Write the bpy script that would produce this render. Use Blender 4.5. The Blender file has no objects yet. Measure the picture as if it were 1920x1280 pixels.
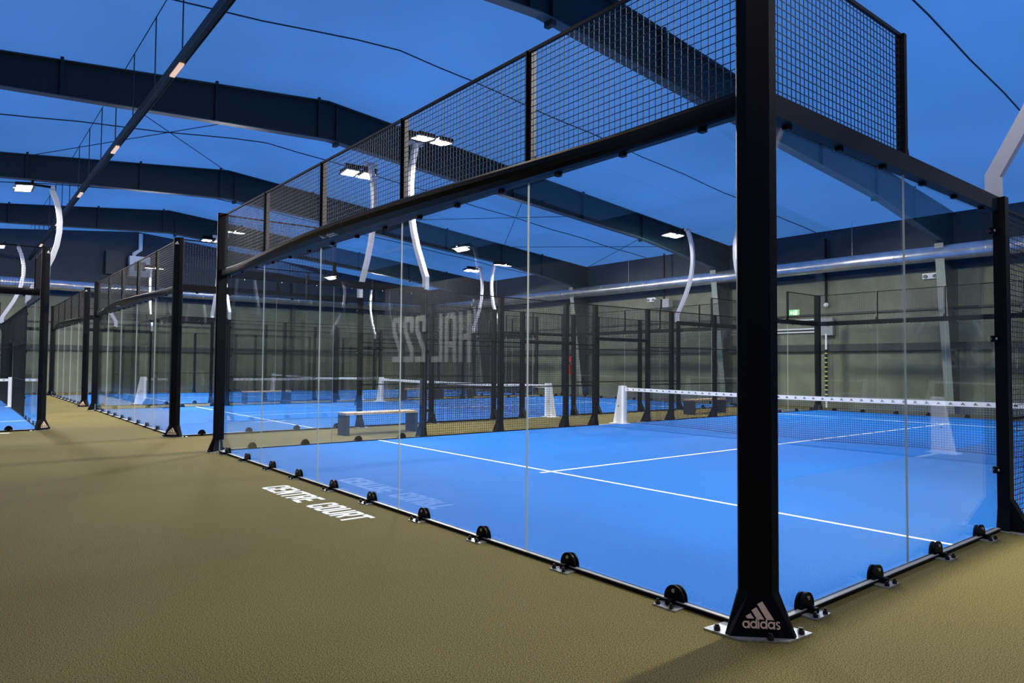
import bpy, math, random
from mathutils import Matrix, Vector
random.seed(7)
S = bpy.context.scene
COL = S.collection
PI = math.pi

# ------------------------------------------------------------------ camera
yaw, pit, rol = 0.8926, 0.0351, 0.0071
f_ = Vector((-math.sin(yaw)*math.cos(pit), math.cos(yaw)*math.cos(pit), math.sin(pit)))
r_ = Vector((math.cos(yaw), math.sin(yaw), 0))
u_ = r_.cross(f_)
r2 = r_*math.cos(rol)+u_*math.sin(rol)
u2 = -r_*math.sin(rol)+u_*math.cos(rol)
cd = bpy.data.cameras.new('camera')
cam = bpy.data.objects.new('camera', cd)
COL.objects.link(cam)
cam.matrix_world = Matrix(((r2.x, u2.x, -f_.x, 2.2065), (r2.y, u2.y, -f_.y, -3.5491), (r2.z, u2.z, -f_.z, 1.469), (0, 0, 0, 1)))
cd.sensor_width = 36.0
cd.lens = 1305.5/1920*36
cd.clip_start = 0.05
cd.clip_end = 300
S.camera = cam

# ------------------------------------------------------------------ world: blue dusk sky, seen only through the translucent roof membrane
W = bpy.data.worlds.new('world')
S.world = W
W.use_nodes = True
bg = W.node_tree.nodes['Background']
bg.inputs[0].default_value = (0.085, 0.31, 0.95, 1)
bg.inputs[1].default_value = 1.05

# ------------------------------------------------------------------ exposure
S.view_settings.view_transform = 'Standard'
S.view_settings.look = 'None'
S.view_settings.gamma = 1
S.view_settings.use_curve_mapping = False
S.view_settings.exposure = 0.0
TRACK_W = 60         # watts of each warm fitting on the lobby track
LAMP_W = 980          # watts of each floodlight head


# ------------------------------------------------------------------ materials
def mat(name, col, rough=0.6, metal=0.0, spec=0.5, noise=None, bump=None, emit=None):
    m = bpy.data.materials.new(name)
    m.use_nodes = True
    nt = m.node_tree
    b = nt.nodes['Principled BSDF']
    b.inputs['Base Color'].default_value = (*col, 1)
    b.inputs['Roughness'].default_value = rough
    b.inputs['Metallic'].default_value = metal
    b.inputs['Specular IOR Level'].default_value = spec
    if noise or bump:
        tc = nt.nodes.new('ShaderNodeTexCoord')
    if noise:
        sc, c2, det = noise[:3]
        n = nt.nodes.new('ShaderNodeTexNoise')
        n.inputs['Scale'].default_value = sc
        n.inputs['Detail'].default_value = det
        nt.links.new(tc.outputs['Object'], n.inputs['Vector'])
        r = nt.nodes.new('ShaderNodeValToRGB')
        r.color_ramp.elements[0].position = 0.40
        r.color_ramp.elements[1].position = 0.60
        r.color_ramp.elements[0].color = (*col, 1)
        r.color_ramp.elements[1].color = (*c2, 1)
        nt.links.new(n.outputs['Fac'], r.inputs['Fac'])
        out = r.outputs['Color']
        if len(noise) > 3:      # second, broad wear pattern
            n2 = nt.nodes.new('ShaderNodeTexNoise')
            n2.inputs['Scale'].default_value = noise[3]
            n2.inputs['Detail'].default_value = 3
            nt.links.new(tc.outputs['Object'], n2.inputs['Vector'])
            r2_ = nt.nodes.new('ShaderNodeMapRange')
            r2_.inputs[1].default_value = 0.35
            r2_.inputs[2].default_value = 0.65
            r2_.inputs[3].default_value = noise[4]
            r2_.inputs[4].default_value = 1.0
            nt.links.new(n2.outputs['Fac'], r2_.inputs[0])
            mx = nt.nodes.new('ShaderNodeMix')
            mx.data_type = 'RGBA'
            mx.blend_type = 'MULTIPLY'
            mx.inputs[0].default_value = 1
            nt.links.new(out, mx.inputs[6])
            nt.links.new(r2_.outputs[0], mx.inputs[7])
            out = mx.outputs[2]
        nt.links.new(out, b.inputs['Base Color'])
    if bump:
        n = nt.nodes.new('ShaderNodeTexNoise')
        n.inputs['Scale'].default_value = bump[0]
        n.inputs['Detail'].default_value = 2
        nt.links.new(tc.outputs['Object'], n.inputs['Vector'])
        bp = nt.nodes.new('ShaderNodeBump')
        bp.inputs['Strength'].default_value = bump[1]
        bp.inputs['Distance'].default_value = bump[2]
        nt.links.new(n.outputs['Fac'], bp.inputs['Height'])
        nt.links.new(bp.outputs['Normal'], b.inputs['Normal'])
    if emit:
        b.inputs['Emission Color'].default_value = (*emit[0], 1)
        b.inputs['Emission Strength'].default_value = emit[1]
    return m


def wall_mat(name, col, c2, scale=9.0, strength=0.25):
    """profiled steel sheeting: vertical ribs as a bump"""
    m = mat(name, col, 0.6, noise=(1.3, c2, 4))
    nt = m.node_tree
    b = nt.nodes['Principled BSDF']
    tc = nt.nodes.new('ShaderNodeTexCoord')
    mp = nt.nodes.new('ShaderNodeMapping')
    mp.inputs['Rotation'].default_value = (0, 0, PI/4)
    nt.links.new(tc.outputs['Object'], mp.inputs['Vector'])
    w = nt.nodes.new('ShaderNodeTexWave')
    w.inputs['Scale'].default_value = scale
    w.inputs['Distortion'].default_value = 0
    nt.links.new(mp.outputs[0], w.inputs['Vector'])
    bp = nt.nodes.new('ShaderNodeBump')
    bp.inputs['Strength'].default_value = strength
    bp.inputs['Distance'].default_value = 0.02
    nt.links.new(w.outputs['Fac'], bp.inputs['Height'])
    nt.links.new(bp.outputs['Normal'], b.inputs['Normal'])
    return m


def membrane_mat():
    m = bpy.data.materials.new('membrane')
    m.use_nodes = True
    nt = m.node_tree
    nt.nodes.clear()
    o = nt.nodes.new('ShaderNodeOutputMaterial')
    d = nt.nodes.new('ShaderNodeBsdfDiffuse')
    t = nt.nodes.new('ShaderNodeBsdfTranslucent')
    mx = nt.nodes.new('ShaderNodeMixShader')
    tc = nt.nodes.new('ShaderNodeTexCoord')
    n = nt.nodes.new('ShaderNodeTexNoise')
    n.inputs['Scale'].default_value = 0.16
    n.inputs['Detail'].default_value = 2
    r = nt.nodes.new('ShaderNodeValToRGB')
    r.color_ramp.elements[0].position = 0.3
    r.color_ramp.elements[1].position = 0.7
    r.color_ramp.elements[0].color = (0.62, 0.66, 0.62, 1)
    r.color_ramp.elements[1].color = (0.86, 0.88, 0.9, 1)
    nt.links.new(tc.outputs['Object'], n.inputs['Vector'])
    nt.links.new(n.outputs['Fac'], r.inputs['Fac'])
    nt.links.new(r.outputs[0], t.inputs['Color'])
    d.inputs['Color'].default_value = (0.26, 0.34, 0.5, 1)
    mx.inputs[0].default_value = 0.62
    nt.links.new(d.outputs[0], mx.inputs[1])
    nt.links.new(t.outputs[0], mx.inputs[2])
    nt.links.new(mx.outputs[0], o.inputs[0])
    return m


def glass_mat():
    m = bpy.data.materials.new('glass')
    m.use_nodes = True
    nt = m.node_tree
    nt.nodes.clear()
    o = nt.nodes.new('ShaderNodeOutputMaterial')
    t = nt.nodes.new('ShaderNodeBsdfTransparent')
    t.inputs[0].default_value = (0.965, 0.982, 0.975, 1)
    g = nt.nodes.new('ShaderNodeBsdfGlossy')
    g.inputs['Roughness'].default_value = 0.0
    g.inputs['Color'].default_value = (0.95, 0.97, 1.0, 1)
    lw = nt.nodes.new('ShaderNodeLayerWeight')
    lw.inputs[0].default_value = 0.5
    p = nt.nodes.new('ShaderNodeMath')
    p.operation = 'POWER'
    p.inputs[1].default_value = 5.2
    mr = nt.nodes.new('ShaderNodeMapRange')
    mr.inputs[3].default_value = 0.045
    mr.inputs[4].default_value = 0.95
    mx = nt.nodes.new('ShaderNodeMixShader')
    nt.links.new(lw.outputs['Facing'], p.inputs[0])
    nt.links.new(p.outputs[0], mr.inputs[0])
    nt.links.new(mr.outputs[0], mx.inputs[0])
    nt.links.new(t.outputs[0], mx.inputs[1])
    nt.links.new(g.outputs[0], mx.inputs[2])
    nt.links.new(mx.outputs[0], o.inputs[0])
    return m


M = {}
M['black'] = mat('black_coat', (0.0015, 0.002, 0.0035), 0.5, spec=0.13)
M['wire'] = mat('wire_coat', (0.003, 0.004, 0.006), 0.42, spec=0.4)
M['gloss'] = mat('black_gloss', (0.0012, 0.002, 0.004), 0.4, spec=0.1)
M['fin'] = mat('grey_coat', (0.06, 0.055, 0.045), 0.5)
M['steel'] = mat('galvanised', (0.62, 0.63, 0.62), 0.38, 0.75, noise=(40, (0.45, 0.46, 0.46), 3))
M['alu'] = mat('aluminium_rail', (0.42, 0.42, 0.41), 0.45, 0.5)
M['bolt'] = mat('dark_nut', (0.03, 0.03, 0.03), 0.35, 0.6)
M['white'] = mat('white_paint', (0.82, 0.82, 0.84), 0.45)
M['pole'] = mat('pale_pole', (0.52, 0.53, 0.60), 0.4)
M['tape'] = mat('net_tape', (0.82, 0.82, 0.84), 0.7)
M['ink'] = mat('black_ink', (0.02, 0.02, 0.025), 0.7)
M['string'] = mat('net_string', (0.012, 0.015, 0.025), 0.8)
M['warmlit'] = mat('warm_lit_print', (0.88, 0.62, 0.46), 0.5)  # white print; warm light on the near emblem is put into the colour
M['print'] = mat('white_print', (0.8, 0.78, 0.74), 0.6)
M['line'] = mat('line_white', (0.85, 0.88, 0.9), 0.8)
M['seam'] = mat('seam_edge', (0.50, 0.54, 0.48), 0.3)
M['turf'] = mat('blue_turf', (0.002, 0.082, 0.36), 0.8, spec=0.22, noise=(170, (0.008, 0.20, 0.66), 4, 0.5, 0.9), bump=(500, 0.25, 0.003))
M['floor'] = mat('olive_floor', (0.030, 0.025, 0.004), 0.88, spec=0.2, noise=(150, (0.235, 0.198, 0.062), 3, 0.35, 0.8), bump=(450, 0.3, 0.003))
for n_ in M['floor'].node_tree.nodes:
    if n_.type == 'VALTORGB':
        n_.color_ramp.elements[0].position = 0.36
        n_.color_ramp.elements[1].position = 0.64
M['steelwork'] = mat('painted_steel', (0.004, 0.019, 0.028), 0.55, spec=0.25)
M['flangepaint'] = mat('flange_paint', (0.03, 0.06, 0.08), 0.5)
M['column'] = mat('column_paint', (0.03, 0.035, 0.035), 0.55)
M['flange'] = mat('lit_flange', (0.22, 0.24, 0.22), 0.5)  # paler than the web: light on the inner face is in the colour
M['wall'] = wall_mat('grey_sheeting', (0.125, 0.132, 0.095), (0.16, 0.168, 0.125))
M['wallup'] = mat('navy_lining', (0.010, 0.026, 0.048), 0.6, noise=(0.8, (0.014, 0.034, 0.058), 3))
M['partition'] = mat('partition_grey', (0.10, 0.10, 0.095), 0.7, noise=(2, (0.12, 0.12, 0.115), 3))
M['membrane'] = membrane_mat()
M['glass'] = glass_mat()
M['duct'] = mat('duct_metal', (0.62, 0.65, 0.70), 0.28, 0.85, noise=(3, (0.5, 0.53, 0.6), 2))
M['lens'] = mat('lamp_lens', (1, 1, 1), 0.4, emit=((1.0, 0.98, 0.92), 14))
M['trayled'] = mat('pale_fitting', (0.75, 0.6, 0.5), 0.5, emit=((1.0, 0.62, 0.42), 0.7))
M['wood'] = mat('bench_wood', (0.42, 0.30, 0.16), 0.55, noise=(14, (0.55, 0.42, 0.25), 4))
M['darkpanel'] = mat('dark_panel', (0.02, 0.028, 0.04), 0.5)
M['cable'] = mat('cable_dark', (0.01, 0.02, 0.035), 0.6)
M['green'] = mat('exit_face', (0.1, 0.5, 0.2), 0.5, emit=((0.5, 1.0, 0.42), 0.8))
M['exitw'] = mat('exit_pictogram', (0.8, 0.9, 0.8), 0.5, emit=((0.8, 1.0, 0.8), 1.6))
M['yellow'] = mat('guard_yellow', (0.65, 0.55, 0.12), 0.5)
M['red'] = mat('extinguisher_red', (0.55, 0.03, 0.015), 0.4)
M['grey'] = mat('mid_grey', (0.25, 0.26, 0.27), 0.5)
M['signgrey'] = mat('letter_grey', (0.9, 0.88, 0.86), 0.6)


# ------------------------------------------------------------------ mesh builder
class MB:
    def __init__(s):
        s.v = []
        s.f = []
        s.m = []
        s.mats = []

    def mi(s, k):
        if k not in s.mats:
            s.mats.append(k)
        return s.mats.index(k)

    def hexa(s, p, k='black', ks=None):
        """8 points: bottom 4 ccw, top 4 ccw. ks = optional material of the 4 side faces"""
        b = len(s.v)
        s.v += [tuple(q) for q in p]
        i = s.mi(k)
        for n, q in enumerate(((3, 2, 1, 0), (4, 5, 6, 7), (0, 1, 5, 4), (1, 2, 6, 5), (2, 3, 7, 6), (3, 0, 4, 7))):
            s.f.append(tuple(b+j for j in q))
            s.m.append(s.mi(ks[n]) if ks and ks[n] else i)

    def box(s, x0, x1, y0, y1, z0, z1, k='black', ks=None):
        s.hexa([(x0, y0, z0), (x1, y0, z0), (x1, y1, z0), (x0, y1, z0), (x0, y0, z1), (x1, y0, z1), (x1, y1, z1), (x0, y1, z1)], k, ks)
        return s

    def prism(s, poly, h, k='black', axis='z', o=0.0):
        """poly 2-D (ccw) extruded from o to o+h along axis: z:(x,y) y:(x,z) x:(y,z)"""
        b = len(s.v)
        n = len(poly)
        for e in (o, o+h):
            for a, c in poly:
                s.v.append({'z': (a, c, e), 'y': (a, e, c), 'x': (e, a, c)}[axis])
        i = s.mi(k)
        s.f.append(tuple(b+j for j in reversed(range(n))))
        s.f.append(tuple(b+n+j for j in range(n)))
        for j in range(n):
            s.f.append((b+j, b+(j+1) % n, b+n+(j+1) % n, b+n+j))
        s.m += [i]*(n+2)
        return s

    def loft(s, rings, k='black', cap=True):
        b = len(s.v)
        n = len(rings[0])
        for r in rings:
            s.v += [tuple(q) for q in r]
        i = s.mi(k)
        for a in range(len(rings)-1):
            for j in range(n):
                s.f.append((b+a*n+j, b+a*n+(j+1) % n, b+(a+1)*n+(j+1) % n, b+(a+1)*n+j))
                s.m.append(i)
        if cap:
            s.f.append(tuple(b+j for j in reversed(range(n))))
            s.f.append(tuple(b+(len(rings)-1)*n+j for j in range(n)))
            s.m += [i, i]
        return s

    def tube(s, pts, r, k='black', n=10, r_end=None):
        pts = [Vector(p) for p in pts]
        rings = []
        for i, p in enumerate(pts):
            d = (pts[min(i+1, len(pts)-1)]-pts[max(i-1, 0)]).normalized()
            a = d.cross(Vector((0, 0, 1)))
            if a.length < 1e-3:
                a = Vector((1, 0, 0))
            a.normalize()
            c = a.cross(d)
            rr = r if r_end is None else r+(r_end-r)*i/(len(pts)-1)
            rings.append([p+a*rr*math.cos(t*2*PI/n+PI/n)+c*rr*math.sin(t*2*PI/n+PI/n) for t in range(n)])
        return s.loft(rings, k)

    def flat(s, poly, z=0.0, k='print'):
        """flat polygon given as 3-D points"""
        b = len(s.v)
        s.v += [tuple(q) for q in poly]
        s.f.append(tuple(range(b, b+len(poly))))
        s.m.append(s.mi(k))
        return s

    def mesh(s, name, smooth=False):
        me = bpy.data.meshes.new(name)
        me.from_pydata(s.v, [], s.f)
        for k in s.mats:
            me.materials.append(M[k])
        me.polygons.foreach_set('material_index', s.m)
        if smooth:
            me.polygons.foreach_set('use_smooth', [True]*len(me.polygons))
        me.update()
        return me


def ob(name, data, parent=None, mw=None):
    o = bpy.data.objects.new(name, data)
    COL.objects.link(o)
    if parent is not None:
        o.parent = parent
    if mw is not None:
        o.matrix_basis = mw
    return o


def tag(o, label, cat, group=None, kind=None):
    o['label'] = label
    o['category'] = cat
    if group:
        o['group'] = group
    if kind:
        o['kind'] = kind
    return o


def struct(name, mb, smooth=False):
    o = ob(name, mb.mesh(name, smooth))
    o['kind'] = 'structure'
    return o


def T(x, y, z=0, rz=0):
    return Matrix.Translation((x, y, z)) @ Matrix.Rotation(rz, 4, 'Z')


ME = {}


def shared(key, fn, smooth=False):
    if key not in ME:
        ME[key] = fn().mesh(key.split('#')[0], smooth)
    return ME[key]


# ------------------------------------------------------------------ lettering (thick polylines with mitred corners)
def thick(pts, t):
    """list of 2-D quads for a stroke of width t"""
    P = [Vector(p) for p in pts]
    L, R = [], []
    closed = (P[0]-P[-1]).length < 1e-6 and len(P) > 3
    for i, p in enumerate(P):
        if closed:
            a = (p-P[i-1] if i else p-P[-2]).normalized()
            b = (P[i+1]-p if i < len(P)-1 else P[1]-p).normalized()
        else:
            a = (p-P[i-1]).normalized() if i else (P[1]-p).normalized()
            b = (P[i+1]-p).normalized() if i < len(P)-1 else a
        n = Vector((-a.y-b.y, a.x+b.x))
        n.normalize()
        k = t/2/max(0.35, n.dot(Vector((-a.y, a.x))))
        L.append(p+n*k)
        R.append(p-n*k)
    return [[R[i], R[i+1], L[i+1], L[i]] for i in range(len(P)-1)]


CH = 0.12
GL = {
    'C': [[(1, .72), (1, 1-CH*.6), (1-CH, 1), (CH, 1), (0, 1-CH*.6), (0, CH*.6), (CH, 0), (1-CH, 0), (1, CH*.6), (1, .28)]],
    'E': [[(1, 1), (0, 1), (0, 0), (1, 0)], [(0, .5), (.85, .5)]],
    'N': [[(0, 0), (0, 1)], [(1, 0), (1, 1)], [(0, 1), (1, 0)]],
    'T': [[(-.1, 1), (1.1, 1)], [(.5, 1), (.5, 0)]],
    'R': [[(0, 0), (0, 1), (1-CH, 1), (1, 1-CH*.6), (1, .5+CH*.6), (1-CH, .48), (0, .48)], [(.55, .48), (1, 0)]],
    'O': [[(0, CH*.6), (0, 1-CH*.6), (CH, 1), (1-CH, 1), (1, 1-CH*.6), (1, CH*.6), (1-CH, 0), (CH, 0), (0, CH*.6)]],
    'U': [[(0, 1), (0, CH*.6), (CH, 0), (1-CH, 0), (1, CH*.6), (1, 1)]],
    'H': [[(0, 0), (0, 1)], [(1, 0), (1, 1)], [(0, .5), (1, .5)]],
    'A': [[(0, 0), (0, 1-CH*.6), (CH, 1), (1-CH, 1), (1, 1-CH*.6), (1, 0)], [(0, .34), (1, .34)]],
    'L': [[(0, 1), (0, 0), (1, 0)]],
    '2': [[(0, .74), (0, 1-CH*.6), (CH, 1), (1-CH, 1), (1, 1-CH*.6), (1, .70), (0, .22), (0, 0), (1, 0)]],
}


def lettering(text, w, h, gap, t, thickz, k):
    """block letters in the x-y plane, baseline y=0, extruded to thickz; one mesh"""
    mb = MB()
    x = 0
    lift = [0]

    def up():
        lift[0] += 1
        return thickz+.00006*(lift[0] % 23)
    for ch in text:
        if ch != ' ':
            for st in GL[ch]:
                pts = [(x+t/2+px*(w-t), t/2+py*(h-t)) for px, py in st]
                # square ends
                for q in thick(pts, t):
                    mb.prism([(v.x, v.y) for v in q], up(), k)
                for e, nb in ((pts[0], pts[1]), (pts[-1], pts[-2])):
                    if pts[0] == pts[-1]:
                        continue
                    d = (Vector(e)-Vector(nb)).normalized()
                    n = Vector((-d.y, d.x))
                    e = Vector(e)
                    c = [e-n*t/2, e+d*t/2-n*t/2, e+d*t/2+n*t/2, e+n*t/2]
                    if abs(d.x) < .1 or abs(d.y) < .1:
                        mb.prism([(v.x, min(max(v.y, 0), h)) for v in c], up(), k)
            x += w+gap
        else:
            x += w*0.75
    return mb, x-gap


def emblem(mb, W_, fn, k='warmlit', text=True, bars=True):
    """three slanted bars over rounded lower-case lettering, width W_; fn maps (u,v) to 3-D"""
    def P(px, py):
        return fn((px-935)/710*W_, (770-py)/710*W_)
    for q in (((645, 555), (735, 505), (800, 598), (670, 598)), ((755, 450), (850, 395), (985, 608), (850, 608)), ((865, 340), (960, 288), (1165, 612), (1030, 612))) if bars else ():
        mb.flat([P(*c) for c in reversed(q)], k=k)
    if not text:
        return mb

    def ring(cx, cy, ro=67, ri=36, a0=0, a1=360):
        n = 16
        for i in range(n):
            a, b = [math.radians(a0+(a1-a0)*(i+j)/n) for j in (0, 1)]
            mb.flat([P(cx+ro*math.cos(a), cy-ro*math.sin(a)), P(cx+ro*math.cos(b), cy-ro*math.sin(b)), P(cx+ri*math.cos(b), cy-ri*math.sin(b)), P(cx+ri*math.cos(a), cy-ri*math.sin(a))], k=k)

    def bar(x0, x1, y0, y1):
        mb.flat([P(x0, y1), P(x1, y1), P(x1, y0), P(x0, y0)], k=k)
    for cx, top in ((645, 640), (785, 605), (968, 605), (1108, 640)):
        ring(cx, 704)
        bar(cx+40, cx+68, top, 770)
    bar(862, 890, 642, 770)
    bar(862, 890, 604, 628)
    # the s: two arcs
    ring(1232, 672, 40, 16, 20, 270)
    ring(1232, 736, 40, 12, -160, 90)
    return mb


# ------------------------------------------------------------------ shell: floor, ceiling, walls
XG, XE, YN, YS = -39.0, 16.0, 22.2, -14.3
YR, ZR, SL = 4.0, 8.45, 0.098


def ceil_z(y):
    return ZR-SL*abs(y-YR)


struct('floor', MB().box(XG-.3, XE+.3, YS-.3, YN+.3, -0.2, 0, 'floor'))
mb = MB()
ys = [YS-.3]+[YR+(YS-YR)*(1-i/8) for i in range(9)][0:8]+[YR]+[YR+(YN-YR)*(i+1)/8 for i in range(8)]+[YN+.3]
for a, b in zip(ys[:-1], ys[1:]):
    mb.hexa([(XG-.3, a, ceil_z(a)), (XE+.3, a, ceil_z(a)), (XE+.3, b, ceil_z(b)), (XG-.3, b, ceil_z(b)),
             (XG-.3, a, ceil_z(a)+.001), (XE+.3, a, ceil_z(a)+.001), (XE+.3, b, ceil_z(b)+.001), (XG-.3, b, ceil_z(b)+.001)], 'membrane')
# one single sheet of fabric
mb2 = MB()
for a, b in zip(ys[:-1], ys[1:]):
    mb2.flat([(XG-.3, a, ceil_z(a)), (XG-.3, b, ceil_z(b)), (XE+.3, b, ceil_z(b)), (XE+.3, a, ceil_z(a))], k='membrane')
struct('ceiling', mb2)
ZB = 4.78
EZ = ceil_z(YN)
mb = MB().box(XG, XE, YN, YN+.2, 0, ZB, 'wall').box(XG, XE, YN, YN+.2, ZB, EZ, 'wallup')
struct('wall_back', mb)
mb = MB().box(XG, XE, YS-.2, YS, 0, ZB, 'wall').box(XG, XE, YS-.2, YS, ZB, ceil_z(YS), 'wallup')
struct('wall_front', mb)
for nm, x0, x1 in (('wall_left', XG-.2, XG), ('wall_right', XE, XE+.2)):
    mb = MB().box(x0, x1, YS, YN, 0, ZB, 'wall')
    mb.prism([(YS, ZB), (YN, ZB), (YN, EZ), (YR, ZR), (YS, ceil_z(YS))], x1-x0, 'wallup', 'x', x0)
    struct(nm, mb)

# horizontal wall girts (dark channels)
mb = MB().box(XG, XE, YN-.16, YN, 2.1, 2.36, 'column').box(XG, XE, YN-.08, YN, 3.46, 3.53, 'column')
struct('trim_1', mb)
mb = MB().box(XG, XG+.16, YS, YN-.16, 2.1, 2.36, 'column').box(XG, XG+.08, YS, YN-.16, 3.46, 3.53, 'column')
struct('trim_2', mb)

# lobby partition behind the camera that carries the hall lettering (seen mirrored in the glass)
PY = -6.0
struct('wall_lobby', MB().box(-15.4, 9.0, PY-.15, PY, 0, 3.6, 'partition'))
o = ob('hall_lettering', None, None, Matrix.Translation((-11.15, PY+.004, 1.55)) @ Matrix.Rotation(PI, 4, 'Z') @ Matrix.Rotation(PI/2, 4, 'X'))
ob('word', lettering('HAL', 0.50, 1.22, 0.11, 0.15, 0.03, 'signgrey')[0].mesh('word'), o)
ob('number', lettering('222', 0.50, 1.22, 0.11, 0.15, 0.03, 'signgrey')[0].mesh('number'), o, T(2.02, 0))
tag(o, 'large pale block lettering on the lobby wall, seen mirrored in the glass', 'sign')

root = ob('added_washer', None, None, T(-13.0, PY+.95, 4.3))  # unseen bar light, added to brighten the lettering in its reflection
ob('housing', MB().box(-.9, .9, -.05, .05, 0, .08, 'black').mesh('housing'), root)
ob('bracket', MB().box(-.02, .02, -.97, 0, .08, .1, 'black').box(-.02, .02, -1.0, -.97, -.75, .1, 'black').mesh('bracket'), root)
tag(root, 'added unseen bar light that brightens the pale lobby wall lettering', 'added light')
WL = bpy.data.lights.new('added_washer_light', 'AREA')  # light of the added bar, only there for the lettering
WL.shape = 'RECTANGLE'
WL.size = 1.7
WL.size_y = .06
WL.energy = 85
WL.color = (1.0, .93, .86)
l = bpy.data.objects.new('added_washer_light', WL)
COL.objects.link(l)
l.matrix_world = T(-13.0, PY+.95, 4.29) @ Matrix.Rotation(math.radians(-35), 4, 'X')

# ------------------------------------------------------------------ steel frames of the hall
RX = [-32.0, -23.5, -15.0, -6.5, 2.0, 10.5]
POSW = {-32.0: 'farthest', -23.5: 'third nearest', -15.0: 'second nearest', -6.5: 'nearest', 2.0: 'overhead', 10.5: 'rightmost'}


def rafter_bot(y):
    if y >= YR:
        if y < 16.5:
            return 7.38-(y-YR)*0.088
        return 6.28-(y-16.5)*0.152
    if y > -9:
        return 7.38-(YR-y)*0.055
    return 6.665-(-9-y)*0.22


def make_rafter(x):
    root = ob('roof_rafter', None, None, T(x, YR, 0))
    yy = [YS, -13.3, -9, -2.5, YR, 10, 16.5, 21.3, YN]
    web, bf, tf = MB(), MB(), MB()
    for a, b in zip(yy[:-1], yy[1:]):
        a_, b_ = a-YR, b-YR
        za, zb = rafter_bot(a), rafter_bot(b)
        ta, tb = ceil_z(a)-.08, ceil_z(b)-.08
        web.hexa([(-.012, a_, za), (.012, a_, za), (.012, b_, zb), (-.012, b_, zb), (-.012, a_, ta), (.012, a_, ta), (.012, b_, tb), (-.012, b_, tb)], 'steelwork')
        for m_, z1, z2 in ((bf, za-.02, zb-.02), (tf, ta, tb)):
            m_.hexa([(-.11, a_, z1), (.11, a_, z1), (.11, b_, z2), (-.11, b_, z2), (-.11, a_, z1+.02), (.11, a_, z1+.02), (.11, b_, z2+.02), (-.11, b_, z2+.02)], 'flangepaint')
    ob('web', web.mesh('web'), root)
    ob('bottom_flange', bf.mesh('bottom_flange'), root)
    ob('top_flange', tf.mesh('top_flange'), root)
    for y in (-11.5, -8.4, -5.2, -1.9, 1.2, 3.75, 4.25, 7.2, 10.3, 13.4, 16.5, 19):
        s_ = MB()
        zb, zt = rafter_bot(y), ceil_z(y)
        s_.box(.012, .10, y-YR-.03, y-YR+.03, zb, zt+(-.0 if y not in (16.5, 4.25) else -.1), 'steelwork')
        if y in (16.5, 4.25):
            s_.box(-.1, .1, y-YR-.05, y-YR+.05, zb-.11, zb, 'steelwork')
        ob('stiffener', s_.mesh('stiffener'), root)
    tag(root, 'dark painted steel roof rafter, the %s one, spanning under the blue membrane' % POSW[x], 'beam', 'steel roof rafters')


for x in RX:
    make_rafter(x)
for x in RX:
    root = ob('wall_column', None, None, T(x, YN, 0))
    c = MB()
    c.hexa([(-.012, -.45, 0), (.012, -.45, 0), (.012, 0, 0), (-.012, 0, 0), (-.012, -1.2, 5.53), (.012, -1.2, 5.53), (.012, 0, 5.4), (-.012, 0, 5.4)], 'column')
    c.box(-.13, .13, -.02, 0, 0, 5.4, 'column')
    ob('web', c.mesh('web'), root)
    c = MB()
    c.hexa([(-.13, -.47, 0), (.13, -.47, 0), (.13, -.45, 0), (-.13, -.45, 0), (-.13, -1.22, 5.5), (.13, -1.22, 5.5), (.13, -1.2, 5.5), (-.13, -1.2, 5.5)], 'flange')
    ob('inner_flange', c.mesh('inner_flange'), root)
    tag(root, 'tapered steel wall column on the back wall under the %s rafter' % POSW[x], 'column', 'steel wall columns')
for y in (-9.0, -4.0, 12.5, 18.0):
    root = ob('gable_column', MB().box(0, .02, -.1, .1, 0, ceil_z(y)-.1, 'column').box(.02, .26, -.01, .01, 0, ceil_z(y)-.1, 'column').box(.26, .28, -.1, .1, 0, ceil_z(y)-.1, 'column').mesh('gable_column'), None, T(XG, y, 0))
    tag(root, 'dark steel gable column on the far left wall, %s' % {-9.0: 'leftmost', -4.0: 'second from the left', 12.5: 'second from the right', 18.0: 'rightmost near the corner'}[y], 'column', 'gable columns')

# roof cables: membrane seams in mid-bay and cross bracing
for i, x in enumerate((-27.75, -19.4, -11.1, -2.7)):
    pts = [(x, y, ceil_z(y)-.06-.02*math.sin(y*1.7)) for y in [YS+.2+j*(YN-YS-.4)/36 for j in range(37)]]
    o = ob('roof_cable', MB().tube(pts, .016, 'cable', 6).mesh('roof_cable'))
    tag(o, 'thin dark seam cable across the blue ceiling, %s' % ('farthest', 'third nearest', 'second nearest', 'nearest')[i], 'cable', 'ceiling seam cables')
br = [((-15.1, -1.6, 7.75), (-23.4, 4.0, 8.3)), ((-23.4, -1.9, 7.75), (-15.1, 4.0, 8.3)), ((-23.4, 11.6, 7.65), (-15.1, 16.6, 7.2)), ((-15.1, 11.2, 7.65), (-23.4, 16.6, 7.2)),
      ((-15.1, 18.0, 7.0), (-23.4, 22.1, 6.62)), ((-23.4, 17.0, 7.1), (-15.1, 22.1, 6.62)), ((-6.6, -1.6, 7.75), (-2.0, 1.5, 7.9))]
for i, (a, b) in enumerate(br[:6]):
    o = ob('bracing_cable', MB().tube([a, b], .012, 'cable', 6).mesh('bracing_cable'))
    tag(o, 'thin dark bracing cable crossing another under the ceiling, %s' % ('left pair, upper left end nearest', 'left pair, other diagonal', 'middle pair, first diagonal', 'middle pair, second diagonal', 'pair by the back wall, first diagonal', 'pair by the back wall, second diagonal')[i], 'cable', 'cross bracing cables')

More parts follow.
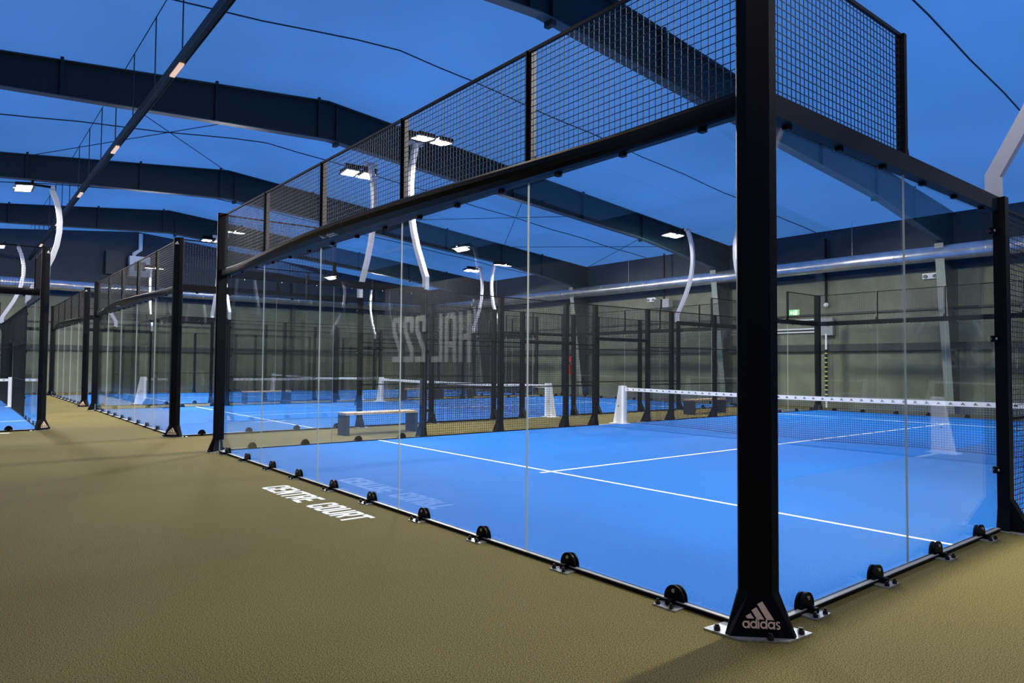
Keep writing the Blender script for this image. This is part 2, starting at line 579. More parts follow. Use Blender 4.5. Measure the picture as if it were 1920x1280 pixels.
# cable tray with hangers
root = ob('lighting_track', None, None, T(0, 0, 0))
mb = MB().box(-38.5, 12, -.77, -.67, 6.42, 6.50, 'steelwork').box(-38.5, 12, -.775, -.765, 6.40, 6.55, 'steelwork').box(-38.5, 12, -.675, -.665, 6.40, 6.55, 'steelwork')
ob('track', mb.mesh('track'), root)
k = 0
x = 10.0
while x > -38:
    ob('hanger', MB().tube([(x, -.72, 6.5), (x, -.72, ceil_z(-.72)-.02)], .012, 'cable', 5).mesh('hanger'), root)
    x -= 2.0
ob('carrier_wire', MB().tube([(11, -.72, ceil_z(-.72)-.03), (-38.3, -.72, ceil_z(-.72)-.03)], .009, 'cable', 5).mesh('carrier_wire'), root)
TL = bpy.data.lights.new('track_light', 'AREA')
TL.shape = 'RECTANGLE'
TL.size = .6
TL.size_y = .07
TL.energy = TRACK_W
TL.color = (1.0, 0.80, 0.55)
for x in (6.5, .9, -4.75, -10.35, -16.0, -21.6, -27.2, -33.0):
    ob('spot_fitting', MB().box(x-.32, x+.32, -.76, -.68, 6.385, 6.42, 'trayled').mesh('spot_fitting'), root)
    l = bpy.data.objects.new('track_light', TL)
    COL.objects.link(l)
    l.location = (x, -.72, 6.375)
tag(root, 'long dark lighting track hung on thin wires high above the aisle', 'light track')

# ventilation ducts
pts = [(-37.6+i*1.35, 21.2, 5.2) for i in range(40)]
root = ob('ventilation_duct', None)
mb = MB().tube([(-37.7, 21.2, 5.2), (15.5, 21.2, 5.2)], .25, 'duct', 28)
ob('duct_body', mb.mesh('duct_body', True), root)
for p in pts[::2]:
    ob('joint_ring', MB().tube([(p[0]-.015, 21.2, 5.2), (p[0]+.015, 21.2, 5.2)], .262, 'duct', 28).mesh('joint_ring'), root)
for x in (-30, -19.8, -12.7, -9.35, -5.0, 3):
    ob('duct_hanger', MB().tube([(x, 21.2, 5.44), (x, 21.2, ceil_z(21.2)-.1)], .008, 'steel', 5).mesh('duct_hanger'), root)
tag(root, 'round galvanised ventilation duct running along the back wall', 'duct')
root = ob('ventilation_duct', None)
ob('duct_body', MB().tube([(-37.5, -13.8, 5.2), (-37.5, 20.9, 5.2)], .25, 'duct', 28).mesh('duct_body', True), root)
for i in range(12):
    y = -13+i*2.8
    ob('joint_ring', MB().tube([(-37.5, y-.015, 5.2), (-37.5, y+.015, 5.2)], .262, 'duct', 28).mesh('joint_ring'), root)
tag(root, 'round galvanised ventilation duct running along the far left gable wall', 'duct')

# heater unit on the left gable wall
root = ob('air_heater', None, None, T(XG, 4.0, 6.0))
ob('housing', MB().box(.05, .75, -.45, .5, 0, 1.05, 'white').mesh('housing'), root)
g = MB()
for i in range(9):
    g.box(.75, .78, -.22+i*.06, -.19+i*.06, .3, .75, 'black')
ob('grille', g.mesh('grille'), root)
ob('flue_pipe', MB().tube([(.4, -.2, 1.05), (.4, -.2, 1.2), (.4, .1, 1.45), (.4, .1, 2.3)], .1, 'white', 14).mesh('flue_pipe', True), root)
tag(root, 'white air heater with slatted grille and flue high on the left gable', 'heater')
o = ob('control_cabinet', MB().box(0, .5, -.5, .35, 0, 1.2, 'darkpanel').mesh('control_cabinet'), None, T(XG+.02, 3.0, 6.05))
tag(o, 'dark cabinet beside the white air heater on the left gable', 'cabinet')

# small things on the back wall
root = ob('exit_sign', None, None, T(-12.08, YN, 3.63))
ob('housing', MB().box(-.2, .2, -.06, 0, -.12, .12, 'green').mesh('housing'), root)
pg = MB()
for q in ([(-.13, -.02), (-.06, -.02), (-.06, .02), (-.13, .02)], [(-.15, 0), (-.09, -.06), (-.09, .06)]):
    pg.prism(q, .005, 'exitw', 'y', -.067)
pg.box(.04, .13, -.067, -.062, -.09, .09, 'exitw')
pg.tube([(-.0, -.065, .06), (-.0, -.065, -.02), (-.03, -.065, -.08)], .012, 'exitw', 5)
pg.tube([(-.0, -.065, -.02), (.03, -.065, -.08)], .012, 'exitw', 5)
ob('pictogram', pg.mesh('pictogram'), root)
tag(root, 'green lit emergency exit sign on the grey back wall', 'exit sign')
for i, (x, z) in enumerate(((-7.17, 4.6), (-19.2, 4.63))):
    root = ob('emergency_light', None, None, T(x, YN, z))
    ob('housing', MB().box(-.24, .24, -.1, 0, -.09, .1, 'white').mesh('housing'), root)
    for sx in (-.15, .15):
        ob('lamp_eye', MB().tube([(sx, -.1, 0), (sx, -.16, -.02)], .06, 'grey', 14).mesh('lamp_eye'), root)
    tag(root, ('white twin-eye emergency light by the pale column, right of the exit sign', 'white twin-eye emergency light beside the black speakers')[i], 'emergency light')
root = ob('globe_camera', None, None, T(-10.75, YN, 3.85))
ob('pipe', MB().tube([(0, -.12, .05), (0, -.12, 2.5)], .045, 'black', 10).mesh('pipe'), root)
sp = []
for i in range(9):
    a = PI*i/8
    sp.append([(.09*math.sin(a)*math.cos(t*2*PI/14), -.12+.09*math.sin(a)*math.sin(t*2*PI/14), -.09*math.cos(a)) for t in range(14)])
ob('globe', MB().loft(sp, 'white').mesh('globe', True), root)
tag(root, 'white globe on a dark drop pipe right of the exit sign', 'fixture')
root = ob('pole_speakers', None, None, T(-18.26, YN, 4.35))
ob('pole', MB().tube([(0, -.3, 0), (0, -.3, 2.33)], .04, 'black', 8).mesh('pole'), root)
for s_ in (-1, 1):
    mbs = MB().hexa([(s_*.1-.0, -.5, -.2), (s_*.45, -.55, -.25), (s_*.45, -.2, -.25), (s_*.1, -.25, -.2), (s_*.1, -.5, .2), (s_*.45, -.55, .15), (s_*.45, -.2, .15), (s_*.1, -.25, .2)], 'darkpanel' if s_ < 0 else 'grey')
    mbs = MB()
    xa, xb = sorted((s_*.05, s_*.42))
    mbs.box(xa, xb, -.5, -.22, -.2, .22, 'darkpanel' if s_ < 0 else 'grey')
    ob('speaker', mbs.mesh('speaker'), root)
tag(root, 'pair of loudspeakers hung on a dark drop pole at the back wall', 'speaker')
for i, z in enumerate((3.32, 2.97, 2.85)):
    o = ob('wall_pipe', MB().tube([(-14.3, YN-.09, z), (-11.0, YN-.09, z)], .028, 'white', 8).mesh('wall_pipe'))
    tag(o, 'white pipe along the back wall below the exit sign, %s of three' % ('topmost', 'middle', 'lowest')[i], 'pipe', 'white wall pipes')
o = ob('electrical_box', MB().box(-10.97, -10.45, YN-.25, YN-.08, 2.7, 3.35, 'grey').mesh('electrical_box'))
tag(o, 'grey electrical box on the back wall under the white globe', 'electrical box')
root = ob('pipe_guard', None, None, T(-10.7, YN-.25, 0))
ob('pipe', MB().tube([(0, 0, 0), (0, 0, 2.75)], .035, 'white', 10).mesh('pipe'), root)
g = MB()
for i in range(22):
    g.tube([(0, 0, .3+i*.085), (0, 0, .3+i*.085+.045)], .05, 'yellow' if i % 2 == 0 else 'black', 10)
    g.tube([(0, 0, .345+i*.085), (0, 0, .385+i*.085)], .05, 'black', 10)
ob('striped_sleeve', g.mesh('striped_sleeve'), root)
tag(root, 'white wall pipe with yellow and black striped guard sleeve', 'pipe')
root = ob('fire_extinguisher', None, None, T(-24.7, YN-.16, 1.0))
ob('cylinder', MB().tube([(0, 0, 0), (0, 0, .5), (0, 0, .58)], .09, 'red', 12).mesh('cylinder'), root)
ob('valve', MB().box(-.03, .03, -.05, .03, .58, .68, 'black').mesh('valve'), root)
ob('notice', MB().box(-.12, .12, .13, .15, .75, 1.0, 'red').mesh('notice'), root)
tag(root, 'red fire extinguisher under a red notice on the back wall', 'fire extinguisher')


# ------------------------------------------------------------------ court elements (all facing local -y = outward)
PW, GH = 2.0, 2.95
Z3, Z4 = 3.06, 4.0


def g_pane():
    m = MB()
    h = PW/2-.004
    m.box(-h, h, -.006, .006, .03, GH, 'glass', (None, 'seam', None, 'seam', None, 'seam'))
    return m


def g_clamp():
    m = MB()
    n = 12
    poly = [(.075*math.cos(PI*i/n), .035+.088*math.sin(PI*i/n)) for i in range(n+1)]
    poly = [(.075, 0)]+poly+[(-.075, 0)]
    m.prism(poly, .018, 'gloss', 'y', -.032)
    poly2 = [(p[0]*.9, p[1]*.95) for p in poly]
    m.prism(poly2, .012, 'gloss', 'y', .008)
    m.box(-.02, .02, -.09, -.032, .012, .045, 'gloss')
    return m


def g_clampplate():
    return MB().prism([(-.085, -.13), (.085, -.13), (.085, -.015), (-.085, -.015)], .008, 'steel', 'z', .001)


def g_nut():
    return MB().tube([(0, 0, 0), (0, 0, .022)], .016, 'bolt', 6).tube([(0, 0, .02), (0, 0, .034)], .009, 'bolt', 6)


def g_screw():
    return MB().tube([(0, 0, 0), (0, -.008, 0)], .012, 'steel', 8)


def g_clip():
    return MB().box(-.022, .022, -.022, .018, GH-.045, GH+.0, 'black').tube([(0, .018, GH-.03), (0, .026, GH-.03)], .012, 'steel', 8)


def wires(m, w, z0, z1, k='wire', T_=.0022):
    t = T_
    n = round(w/.0508)
    for i in range(n+1):
        x = -w/2+w*i/n
        x = min(max(x, -w/2+t), w/2-t)
        m.box(x-t, x+t, -t, t, z0, z1, k)
    n = round((z1-z0)/.0508)
    for i in range(n+1):
        z = z0+(z1-z0)*i/n
        z = min(max(z, z0+t), z1-t)
        m.box(-w/2, w/2, -t*2, 0, z-t, z+t, k)
    return m


def g_upframe(w):
    return MB().box(-w/2, w/2, -.012, .012, Z4-.025, Z4, 'black').box(-w/2, w/2, -.012, .012, Z3, Z3+.02, 'black')


def g_fin():
    m = MB()
    m.box(-.018, .018, .006, .055, Z3, Z4, 'fin')
    m.box(-.022, -.014, -.02, .055, Z3, Z4, 'black')
    m.prism([(-.05, Z3), (.05, Z3), (.018, Z3+.09), (-.018, Z3+.09)], .006, 'black', 'y', .055)
    return m


def g_corner_col():
    m = MB()
    sec = [(-.062, -.085), (.062, -.085), (.108, -.05), (.108, -.025), (0, .075), (-.108, -.025), (-.108, -.05)]
    m.prism(sec, Z4+.01-.2, 'black', 'z', .2)
    return m


def g_corner_foot():
    m = MB()
    top = [(-.062, -.086), (.062, -.086), (.109, -.05), (.109, -.02), (-.109, -.02), (-.109, -.05)]
    bot = [(-.172, -.125), (.172, -.125), (.19, -.09), (.17, -.02), (-.17, -.02), (-.19, -.09)]
    m.loft([[(a, b, .01) for a, b in bot], [(a, b, .235) for a, b in top]], 'black')
    return m


def g_corner_plate():
    return MB().prism([(-.13, -.165), (.13, -.165), (.295, -.02), (.13, .12), (-.13, .12), (-.295, -.02)], .01, 'steel', 'z', .001)


def g_corner_logo():
    m = MB()
    s_ = (.125-.086)/.225

    def fn(u, v):
        z = .055+v
        return (u, -(.125-(z-.01)*s_)-.0015, z)
    emblem(m, .205, fn, 'warmlit')
    return m


def g_top_logo():
    m = MB()
    emblem(m, .09, lambda u, v: (u, -.0865, Z4-.13+v), 'print')
    return m


def g_side_col(h):
    m = MB()
    m.box(-.05, .05, -.10, 0.0, .01, h, 'black')
    return m


def g_side_foot():
    m = MB()
    m.hexa([(-.05, -.26, .01), (.05, -.26, .01), (.05, -.1, .01), (-.05, -.1, .01), (-.05, -.11, .28), (.05, -.11, .28), (.05, -.1, .28), (-.05, -.1, .28)], 'black')
    m.hexa([(-.09, -.10, .01), (-.05, -.10, .01), (-.05, 0, .01), (-.09, 0, .01), (-.052, -.10, .2), (-.05, -.10, .2), (-.05, 0, .2), (-.052, 0, .2)], 'black')
    m.hexa([(.05, -.10, .01), (.09, -.10, .01), (.09, 0, .01), (.05, 0, .01), (.05, -.10, .2), (.052, -.10, .2), (.052, 0, .2), (.05, 0, .2)], 'black')
    return m


def g_side_plate():
    return MB().prism([(-.13, -.3), (.13, -.3), (.13, -.02), (-.13, -.02)], .009, 'steel', 'z', .001)


def g_post_clip():
    m = MB()
    m.tube([(0, .03, 0), (0, .055, 0)], .028, 'black', 10)
    m.tube([(0, .052, 0), (0, .062, 0)], .012, 'steel', 8)
    return m


COURTS = {
    'A': dict(M=T(-10, 0), name='nearest court', bolts=True),
    'B': dict(M=T(-22.95, 0), name='middle court', bolts=False),
    'C': dict(M=T(-35.0, 0), name='farthest court', bolts=False),
    'D': dict(M=T(-16.1, -12.0, 0, PI/2), name='left-edge court', bolts=False),
}
ORD = ['first', 'second', 'third', 'fourth', 'fifth']


def copy_parts(src, dst):
    for ch in src.children:
        c = ch.copy()
        COL.objects.link(c)
        c.parent = dst
        for g2 in ch.children:
            d = g2.copy()
            COL.objects.link(d)
            d.parent = c


PROTO = {}


def place(key, make, mw, label, cat, group):
    """first call builds the thing with its parts, later calls copy the empty and every part"""
    if key not in PROTO:
        r = make()
        PROTO[key] = r
    else:
        r = PROTO[key].copy()
        COL.objects.link(r)
        copy_parts(PROTO[key], r)
    r.matrix_basis = mw
    tag(r, label, cat, group)
    return r


def mk_pane(bolts):
    def f():
        r = ob('glass_panel', None)
        p = ob('glass_pane', shared('glass_pane', g_pane), r)
        for x in (-.5, .45):
            c = ob('foot_clamp', shared('foot_clamp', g_clamp), r, T(x, 0))
            if bolts:
                ob('base_plate', shared('clamp_plate', g_clampplate), c)
                for a, b in ((-.06, -.11), (.045, -.115)):
                    ob('nut', shared('nut', g_nut), c, T(a, b, .008))
                ob('screw', shared('screw', g_screw), c, T(0, -.032, .09))
        for x in (-.65, 0, .65):
            ob('top_clip', shared('top_clip', g_clip), r, T(x, 0))
        return r
    return f


def mk_upmesh(w):
    def f():
        r = ob('mesh_fence', None)
        ob('wire_mesh', shared('upper_wires#%s' % w, lambda: wires(MB(), w, Z3+.01, Z4-.01)), r)
        ob('frame', shared('upper_frame#%s' % w, lambda: g_upframe(w)), r)
        return r
    return f


def mk_sidemesh(w, z0):
    def f():
        r = ob('mesh_fence', None)
        ob('wire_mesh', shared('side_wires#%s%s' % (w, z0), lambda: wires(MB(), w-.02, z0, 3.0, 'wire', .0027)), r)

        def fr():
            m = MB()
            zs = [z0+.012, 3.0]
            zs += [z for z in (1.0, 2.0) if z > z0+.1]
            for z in zs:
                m.box(-w/2, w/2, -.02, .008, z-.012, z+.012, 'black')
            if z0 < 1:
                m.box(-w/2, w/2, -.03, .012, 0, .03, 'black')
            return m
        ob('frame', shared('side_frame#%s%s' % (w, z0), fr), r)
        return r
    return f


def mk_cornerpost():
    r = ob('corner_post', None)
    ob('column', shared('corner_column', g_corner_col), r)
    ob('foot', shared('corner_foot', g_corner_foot), r)
    p = ob('base_plate', shared('corner_plate', g_corner_plate), r)
    for a, b in ((-.225, -.045), (.035, -.152), (.225, -.045)):
        ob('anchor_bolt', shared('anchor', lambda: MB().tube([(0, 0, 0), (0, 0, .022)], .019, 'bolt', 6).tube([(0, 0, .022), (0, 0, .034)], .012, 'bolt', 8)), p, T(a, b, .011))
    l = ob('foot_emblem', shared('foot_emblem', g_corner_logo), r)
    l['label'] = 'white printed emblem and lettering, tinted by painted warm light'
    l = ob('top_emblem', shared('top_emblem', g_top_logo), r)
    l['label'] = 'small white emblem'
    return r


def mk_sidepost(h):
    def f():
        r = ob('side_post', None)
        ob('column', shared('side_column#%s' % h, lambda: g_side_col(h)), r)
        ob('foot', shared('side_foot', g_side_foot), r)
        ob('base_plate', shared('side_plate', g_side_plate), r)
        if h > 3.01:
            for z in (.55, 1.75, 2.75):
                for sx in ((-.06,)):
                    ob('glass_clip', shared('post_clip', lambda: MB().box(-.03, .03, -.02, .02, -.03, .03, 'black').tube([(-.02, -.02, 0), (-.02, -.03, 0)], .012, 'steel', 8)), r, T(sx, 0, z))
        return r
    return f


def beam_end():
    """end-wall head beam, bulging outward in the middle, rounded face"""
    m = MB()
    rings = []
    N = 48
    for i in range(N+1):
        x = -4.93+9.86*i/N
        t = abs(x)/5
        d = .25*max(0, math.cos(min(1, t/0.82)*PI/2))**1.3
        sec = [(.03, GH-.02), (-.03, GH-.02), (-.05-d*.42, GH-.012), (-.056-d*.78, GH+.018), (-.058-d*.96, GH+.055), (-.056-d, Z3-.022), (-.05-d*.93, Z3-.004), (-.03-d*.5, Z3), (.03, Z3)]
        rings.append([(x, a, b) for a, b in sec])
    m.loft(rings, 'gloss')
    return m


def beam_logo():
    m = MB()

    def fn(u, v):
        x = -.35+u
        d = .25*max(0, math.cos(min(1, abs(x)/5/.82)*PI/2))**1.3
        t = v/.075          # runs up the sloping face of the padded beam
        return (x, -.05-d*.42-(.006+d*.36)*t-.001, GH-.0155+.030*t)
    emblem(m, .13, lambda u, v: fn(u-.12, -.005+v), 'print', text=False)
    emblem(m, .24, lambda u, v: fn(u+.10, .012+v), 'print', bars=False)
    return m


def court(key):
    c = COURTS[key]
    CM, nm, bolts = c['M'], c['name'], c['bolts']
    bk = 'b' if bolts else 'n'
    # ---- turf and lines
    turf = ob('court_turf', None, None, CM)
    ob('carpet', shared('carpet', lambda: MB().box(.01, 9.99, .01, 19.99, 0.001, .012, 'turf')), turf)

    def ln(x0, x1, y0, y1):
        return lambda: MB().box(x0, x1, y0, y1, .012, .014, 'line')
    ob('service_line', shared('line1', ln(.02, 9.98, 2.945, 2.995)), turf)
    ob('service_line', shared('line2', ln(.02, 9.98, 17.005, 17.055)), turf)
    ob('centre_line', shared('line3', ln(4.975, 5.025, 2.77, 17.23)), turf)
    tag(turf, 'blue artificial turf carpet with white lines in the %s' % nm, 'turf', 'blue court carpets')
    # ---- glass
    for k in range(5):
        for y, rz, wn in ((0, 0, 'front'), (20, PI, 'back')):
            place('pane'+bk, mk_pane(bolts), CM @ T(1+2*k, y, 0, rz), 'clear glass pane in the %s wall of the %s, %s from its left' % (wn, nm, ORD[k]), 'glass panel', 'glass panes of the '+nm)
            place('up2', mk_upmesh(2.0), CM @ T(1+2*k, y, 0, rz), 'black upper mesh panel over the %s glass of the %s, %s from its left' % (wn, nm, ORD[k]), 'mesh panel', 'upper mesh panels of the '+nm)
            if k:
                r = ob('mesh_upright', shared('mesh_upright', g_fin), None, CM @ T(2*k, y, 0, rz))
                tag(r, 'thin dark mesh upright, %s wall of the %s, %s from its left' % (wn, nm, ORD[k-1]), 'post', 'mesh uprights of the '+nm)
    for sx, srz, sn in ((10, PI/2, 'right'), (0, -PI/2, 'left')):
        for j, y in enumerate((1, 3, 17, 19)):
            place('pane'+bk, mk_pane(bolts), CM @ T(sx, y, 0, srz), 'clear glass pane in the %s side of the %s, %s from the front' % (sn, nm, ORD[j]), 'glass panel', 'glass panes of the '+nm)
            if y in (1, 19):
                place('up2', mk_upmesh(2.0), CM @ T(sx, y, 0, srz), 'black upper mesh panel at the %s corner of the %s\'s %s side' % ('front' if y == 1 else 'back', nm, sn), 'mesh panel', 'upper mesh panels of the '+nm)
        for y in (2, 18):
            m = MB()
            sg = 1 if y == 2 else -1
            if sn == 'left':
                sg = -sg
            m.box(-.022, .022, -.03, .03, Z3, Z4, 'black')
            m.prism([(0, Z3), (sg*.11, Z3), (sg*.022, Z3+.22)] if sg > 0 else [(sg*.11, Z3), (0, Z3), (sg*.022, Z3+.22)], .02, 'black', 'y', -.01)
            r = ob('mesh_upright', m.mesh('mesh_upright'), None, CM @ T(sx, y, 0, srz))
            tag(r, 'black bracketed upright at the %s corner mesh, %s side, %s' % ('front' if y == 2 else 'back', sn, nm), 'post', 'mesh uprights of the '+nm)
        # ---- side mesh
        for j, (y0, y1, z0) in enumerate(((4, 6, 0.01), (6, 8, 0.01), (8, 9, 0.01), (9, 11, 2.16), (11, 12, 0.01), (12, 14, 0.01), (14, 16, 0.01))):
            nmn = ('first', 'second', 'third', 'doorway', 'fifth', 'sixth', 'last')[j]
            w = y1-y0
            place('side%s%s' % (w, z0), mk_sidemesh(w, z0), CM @ T(sx, (y0+y1)/2, 0, srz), 'black wire mesh side panel, %s along the %s side of the %s' % (nmn, sn, nm), 'mesh panel', 'side mesh panels of the '+nm)
        r = ob('door_lintel', MB().box(-1.0, 1.0, -.05, .03, 2.12, 2.2, 'black').mesh('door_lintel'), None, CM @ T(sx, 10, 0, srz))
        tag(r, 'black lintel over the %s doorway of the %s' % (sn, nm), 'lintel', 'doorway lintels')
        for j, y in enumerate((4, 6, 8, 9, 11, 12, 14, 16)):
            h = 3.06 if y in (4, 16) else 3.01
            place('sp%s' % h, mk_sidepost(h), CM @ T(sx, y, 0, srz), 'black steel side post with flared foot, %s along the %s side of the %s' % (('first', 'second', 'third', 'fourth', 'fifth', 'sixth', 'seventh', 'eighth')[j], sn, nm), 'post', 'side posts of the '+nm)
        # ---- side beams
        for y0, fb in ((0, 'front'), (16, 'back')):
            r = ob('head_beam', MB().box(-1.94, 1.94, -.055, .03, GH-.02, Z3, 'black').mesh('head_beam'), None, CM @ T(sx, y0+2, 0, srz))
            tag(r, 'black head beam over the %s glass on the %s side of the %s' % (fb, sn, nm), 'beam', 'side head beams')
            r = ob('base_rail', MB().box(-1.9, 1.9, -.038, -.008, .026, .032, 'alu').box(-1.9, 1.9, -.036, .02, 0.001, .026, 'black').mesh('base_rail'), None, CM @ T(sx, y0+2, 0, srz))
            tag(r, 'grey base rail under the %s glass on the %s side of the %s' % (fb, sn, nm), 'rail', 'base rails')
    for y, rz, wn in ((0, 0, 'front'), (20, PI, 'back')):
        r = ob('curved_head_beam', None, None, CM @ T(5, y, 0, rz))
        ob('beam', shared('curved_beam', beam_end, False), r)
        ob('emblem', shared('beam_emblem', beam_logo), r)
        tag(r, 'glossy black curved head beam over the %s glass wall of the %s' % (wn, nm), 'beam', 'curved head beams')
        r = ob('base_rail', MB().box(-4.9, 4.9, -.038, -.008, .026, .032, 'alu').box(-4.9, 4.9, -.036, .02, 0.001, .026, 'black').mesh('base_rail'), None, CM @ T(5, y, 0, rz))
        tag(r, 'grey base rail under the %s glass wall of the %s' % (wn, nm), 'rail', 'base rails')
    for (x, y, rz, cn) in ((10, 0, PI/4, 'front right'), (0, 0, -PI/4, 'front left'), (10, 20, 3*PI/4, 'back right'), (0, 20, -3*PI/4, 'back left')):
        place('corner', mk_cornerpost, CM @ T(x, y, 0, rz), 'tall black corner post on a steel plate, %s corner of the %s' % (cn, nm), 'post', 'corner posts')
    net(CM, nm)
    for sx, srz, sn in ((10, PI/2, 'right'), (0, -PI/2, 'left')):
        for y, fb in ((4, 'front'), (16, 'back')):
            lamp(CM @ T(sx, y, 0, srz), 'white curved lamp pole with twin floodlights, %s %s side of the %s' % (fb, sn, nm))


def mk_net_mesh():
    m = MB()
    t = .0030
    N = 222
    x0, x1 = .07, 9.93

    def zb(x):
        s_ = x/10
        return .03+.035*math.sin(s_*9.0+1.0)*math.sin(s_*PI)+.01

    def yb(x):
        return .03*math.sin(x*1.3)*math.sin(x/10*PI)
    ROWS = 19
    P = []
    for i in range(N+1):
        x = x0+(x1-x0)*i/N
        zt = .885-.03*math.sin(PI*x/10)
        P.append([(x, yb(x)*(1-j/ROWS), zb(x)+(zt-zb(x))*j/ROWS) for j in range(ROWS+1)])
    for i in range(N+1):
        for j in range(ROWS):
            a, b = P[i][j], P[i][j+1]
            m.flat([(a[0]-t, a[1], a[2]), (a[0]+t, a[1], a[2]), (b[0]+t, b[1], b[2]), (b[0]-t, b[1], b[2])], k='string')
    for j in range(ROWS+1):
        tt = t if j else .005
        for i in range(0, N):
            a, b = P[i][j], P[i+1][j]
            m.flat([(a[0], a[1], a[2]-tt), (b[0], b[1], b[2]-tt), (b[0], b[1], b[2]+tt), (a[0], a[1], a[2]+tt)], k='string')
    return m


def mk_tape():
    m = MB()
    N = 20
    x0, x1 = .02, 9.98

    def zt(x):
        return .935-.035*math.sin(PI*x/10)
    for i in range(N):
        a, b = x0+(x1-x0)*i/N, x0+(x1-x0)*(i+1)/N
        m.hexa([(a, -.006, zt(a)-.085), (b, -.006, zt(b)-.085), (b, .006, zt(b)-.085), (a, .006, zt(a)-.085), (a, -.006, zt(a)), (b, -.006, zt(b)), (b, .006, zt(b)), (a, .006, zt(a))], 'tape')
    n = int((x1-x0)/.19)
    for i in range(n):
        x = x0+.12+i*.19
        for sgn in (-1, 1):
            emblem(m, .10, lambda u, v: (x-sgn*u*-1 if sgn < 0 else x-u, sgn*.0075, zt(x)-.082+v*1.0), 'ink', text=False) if sgn < 0 else emblem(m, .10, lambda u, v: (x-u, .0075, zt(x)-.082+v), 'ink', text=False)
    return m


def net(CM, nm):
    r = ob('court_net', None, None, CM @ T(0, 10))
    ob('net_mesh', shared('net_mesh', mk_net_mesh), r)
    ob('tape', shared('net_tape', mk_tape), r)
    for sx, s_ in ((0, -1), (10, 1)):
        def g(s_=s_):
            m = MB()
            # tapered plate post, wide outward
            a, b, at = -.05*s_, .30*s_, .12*s_
            xs = sorted((a, b))
            lo = (a, b) if a < b else (b, a)
            top = (a, at) if a < at else (at, a)
            m.hexa([(lo[0], -.07, .014), (lo[1], -.07, .014), (lo[1], .07, .014), (lo[0], .07, .014), (top[0], -.06, .98), (top[1], -.06, .98), (top[1], .06, .98), (top[0], .06, .98)], 'white')
            m.box(lo[0]-.06, lo[1]+.06, -.16, .16, .001, .016, 'white')
            m.box(-.03+.12*s_-.03*s_, .03+.12*s_-.03*s_, -1.0, -.16, .001, .014, 'white')
            return m
        p = ob('net_post', shared('net_post#%d' % s_, g), r, T(sx, 0))

        def e(s_=s_):
            m = MB()
            emblem(m, .085, lambda u, v: (.12*s_+u, -.0722+.0, .42+v), 'ink', text=False)
            return m
        ob('emblem', shared('netpost_emblem#%d' % s_, e), p)
    tag(r, 'white-taped tennis-style net with tapered white posts across the %s' % nm, 'net', 'court nets')


POLE = [(0, 3.02), (0, 3.27), (.17, 3.58), (.35, 3.92), (.5, 4.28), (.6, 4.64), (.65, 5.0), (.655, 5.3), (.62, 5.6), (.55, 5.88), (.45, 6.14)]


def mk_lamp():
    r = ob('lamp_pole', None)

    def g():
        m = MB()
        rings = []
        for i, (o_, z) in enumerate(POLE):
            a = Vector(POLE[max(i-1, 0)])
            b = Vector(POLE[min(i+1, len(POLE)-1)])
            d = (b-a).normalized()
            n = Vector((d.y, -d.x))*.062
            y, zz = -o_, z
            rings.append([(-.045, y-n.x, zz+n.y), (.045, y-n.x, zz+n.y), (.045, y+n.x, zz-n.y), (-.045, y+n.x, zz-n.y)])
        m.loft(rings, 'pole')
        return m
    ob('pole', shared('pole', g), r)
    ob('arm', shared('arm', lambda: MB().box(-.035, .035, -.46, .02, 6.17, 6.22, 'black').box(-.42, .42, -.02, .03, 6.18, 6.23, 'black').box(-.16, .16, -.50, -.42, 6.12, 6.2, 'pole')), r)
    tilt = Matrix.Rotation(math.radians(-6), 4, 'X')
    for x in (-.22, .22):
        fl = ob('floodlight', shared('floodlight', lambda: MB().box(-.17, .17, -.15, .25, .03, .09, 'black').box(-.19, .19, -.17, .27, .0, .03, 'darkpanel')), r, T(x, .12, 6.07) @ tilt)
        ob('lens', shared('lens', lambda: MB().box(-.15, .15, -.12, .22, -.012, -.001, 'lens')), fl)
    return r


LD = bpy.data.lights.new('floodlight_beam', 'AREA')
LD.shape = 'RECTANGLE'
LD.size = .75
LD.size_y = .36
LD.energy = LAMP_W
LD.color = (1.0, 0.95, 0.86)


LDF = LD.copy()
LDF.energy = LAMP_W*.15


def lamp(mw, label, data=None):
    place('lamp', mk_lamp, mw, label, 'lamp', 'curved floodlight poles')
    l = bpy.data.objects.new('floodlight_beam', data or LD)
    COL.objects.link(l)
    l.matrix_world = mw @ T(0, .19, 6.03) @ Matrix.Rotation(math.radians(24), 4, 'X')


for k in 'ABCD':
    court(k)

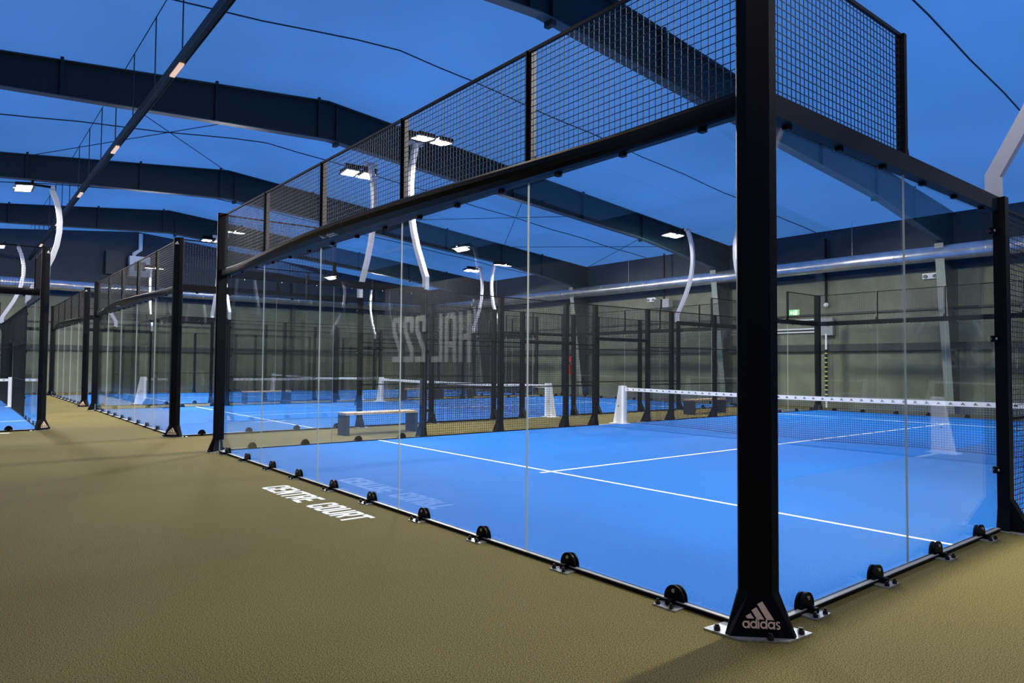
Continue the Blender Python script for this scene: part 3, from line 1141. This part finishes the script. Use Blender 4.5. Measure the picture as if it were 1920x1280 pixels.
# the court mirrored in the right-hand glass (only carpet, net and lamps show)
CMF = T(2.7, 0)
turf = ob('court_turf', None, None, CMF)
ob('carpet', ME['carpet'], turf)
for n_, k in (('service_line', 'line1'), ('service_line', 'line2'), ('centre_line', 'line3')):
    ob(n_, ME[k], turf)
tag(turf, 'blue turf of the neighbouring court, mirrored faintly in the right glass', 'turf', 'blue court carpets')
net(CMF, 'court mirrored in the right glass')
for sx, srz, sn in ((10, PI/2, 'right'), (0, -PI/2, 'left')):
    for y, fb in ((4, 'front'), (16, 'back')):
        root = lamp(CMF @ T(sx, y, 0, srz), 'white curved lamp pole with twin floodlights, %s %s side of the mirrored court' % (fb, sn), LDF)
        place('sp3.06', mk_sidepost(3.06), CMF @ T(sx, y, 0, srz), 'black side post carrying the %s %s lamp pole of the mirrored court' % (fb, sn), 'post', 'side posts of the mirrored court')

# ------------------------------------------------------------------ lettering on the floor
o = ob('floor_lettering', None, None, T(-6.14, -.64, .001))
m1, w1 = lettering('CENTRE', .162, .315, .031, .049, .002, 'line')
m2, w2 = lettering('COURT', .162, .315, .031, .049, .002, 'line')
ob('word', m1.mesh('word'), o)
ob('word', m2.mesh('word'), o, T(2.26-w2, 0))
tag(o, 'white block lettering on the olive floor before the nearest glass wall', 'floor marking')
o = ob('floor_marking', MB().box(-15.72, -15.62, -3.3, -2.55, .001, .003, 'line').mesh('floor_marking'))
tag(o, 'short white strip on the floor outside the left-edge court', 'floor marking')


# ------------------------------------------------------------------ benches
def mk_bench():
    r = ob('bench', None)
    ob('seat', shared('seat', lambda: MB().box(-.2, .2, -.86, .86, .42, .465, 'wood')), r)
    for y in (-.84, .80):
        ob('leg', shared('leg', lambda: MB().box(-.2, .2, -.02, .06, 0, .42, 'darkpanel')), r, T(0, y))
    return r


for (x, y, lb) in ((-11.4, 3.72, 'light wooden bench on dark panel legs beside the nearest court\'s left glass'),
                   (-11.3, 15.3, 'light wooden bench behind the net, by the back of the nearest court'),
                   (-24.0, 5.75, 'wooden bench between middle and farthest court, nearest the front'),
                   (-24.0, 12.45, 'wooden bench between middle and farthest court, middle one'),
                   (-24.0, 14.3, 'wooden bench between middle and farthest court, farthest back')):
    place('bench', mk_bench, T(x, y), lb, 'bench', 'wooden benches')
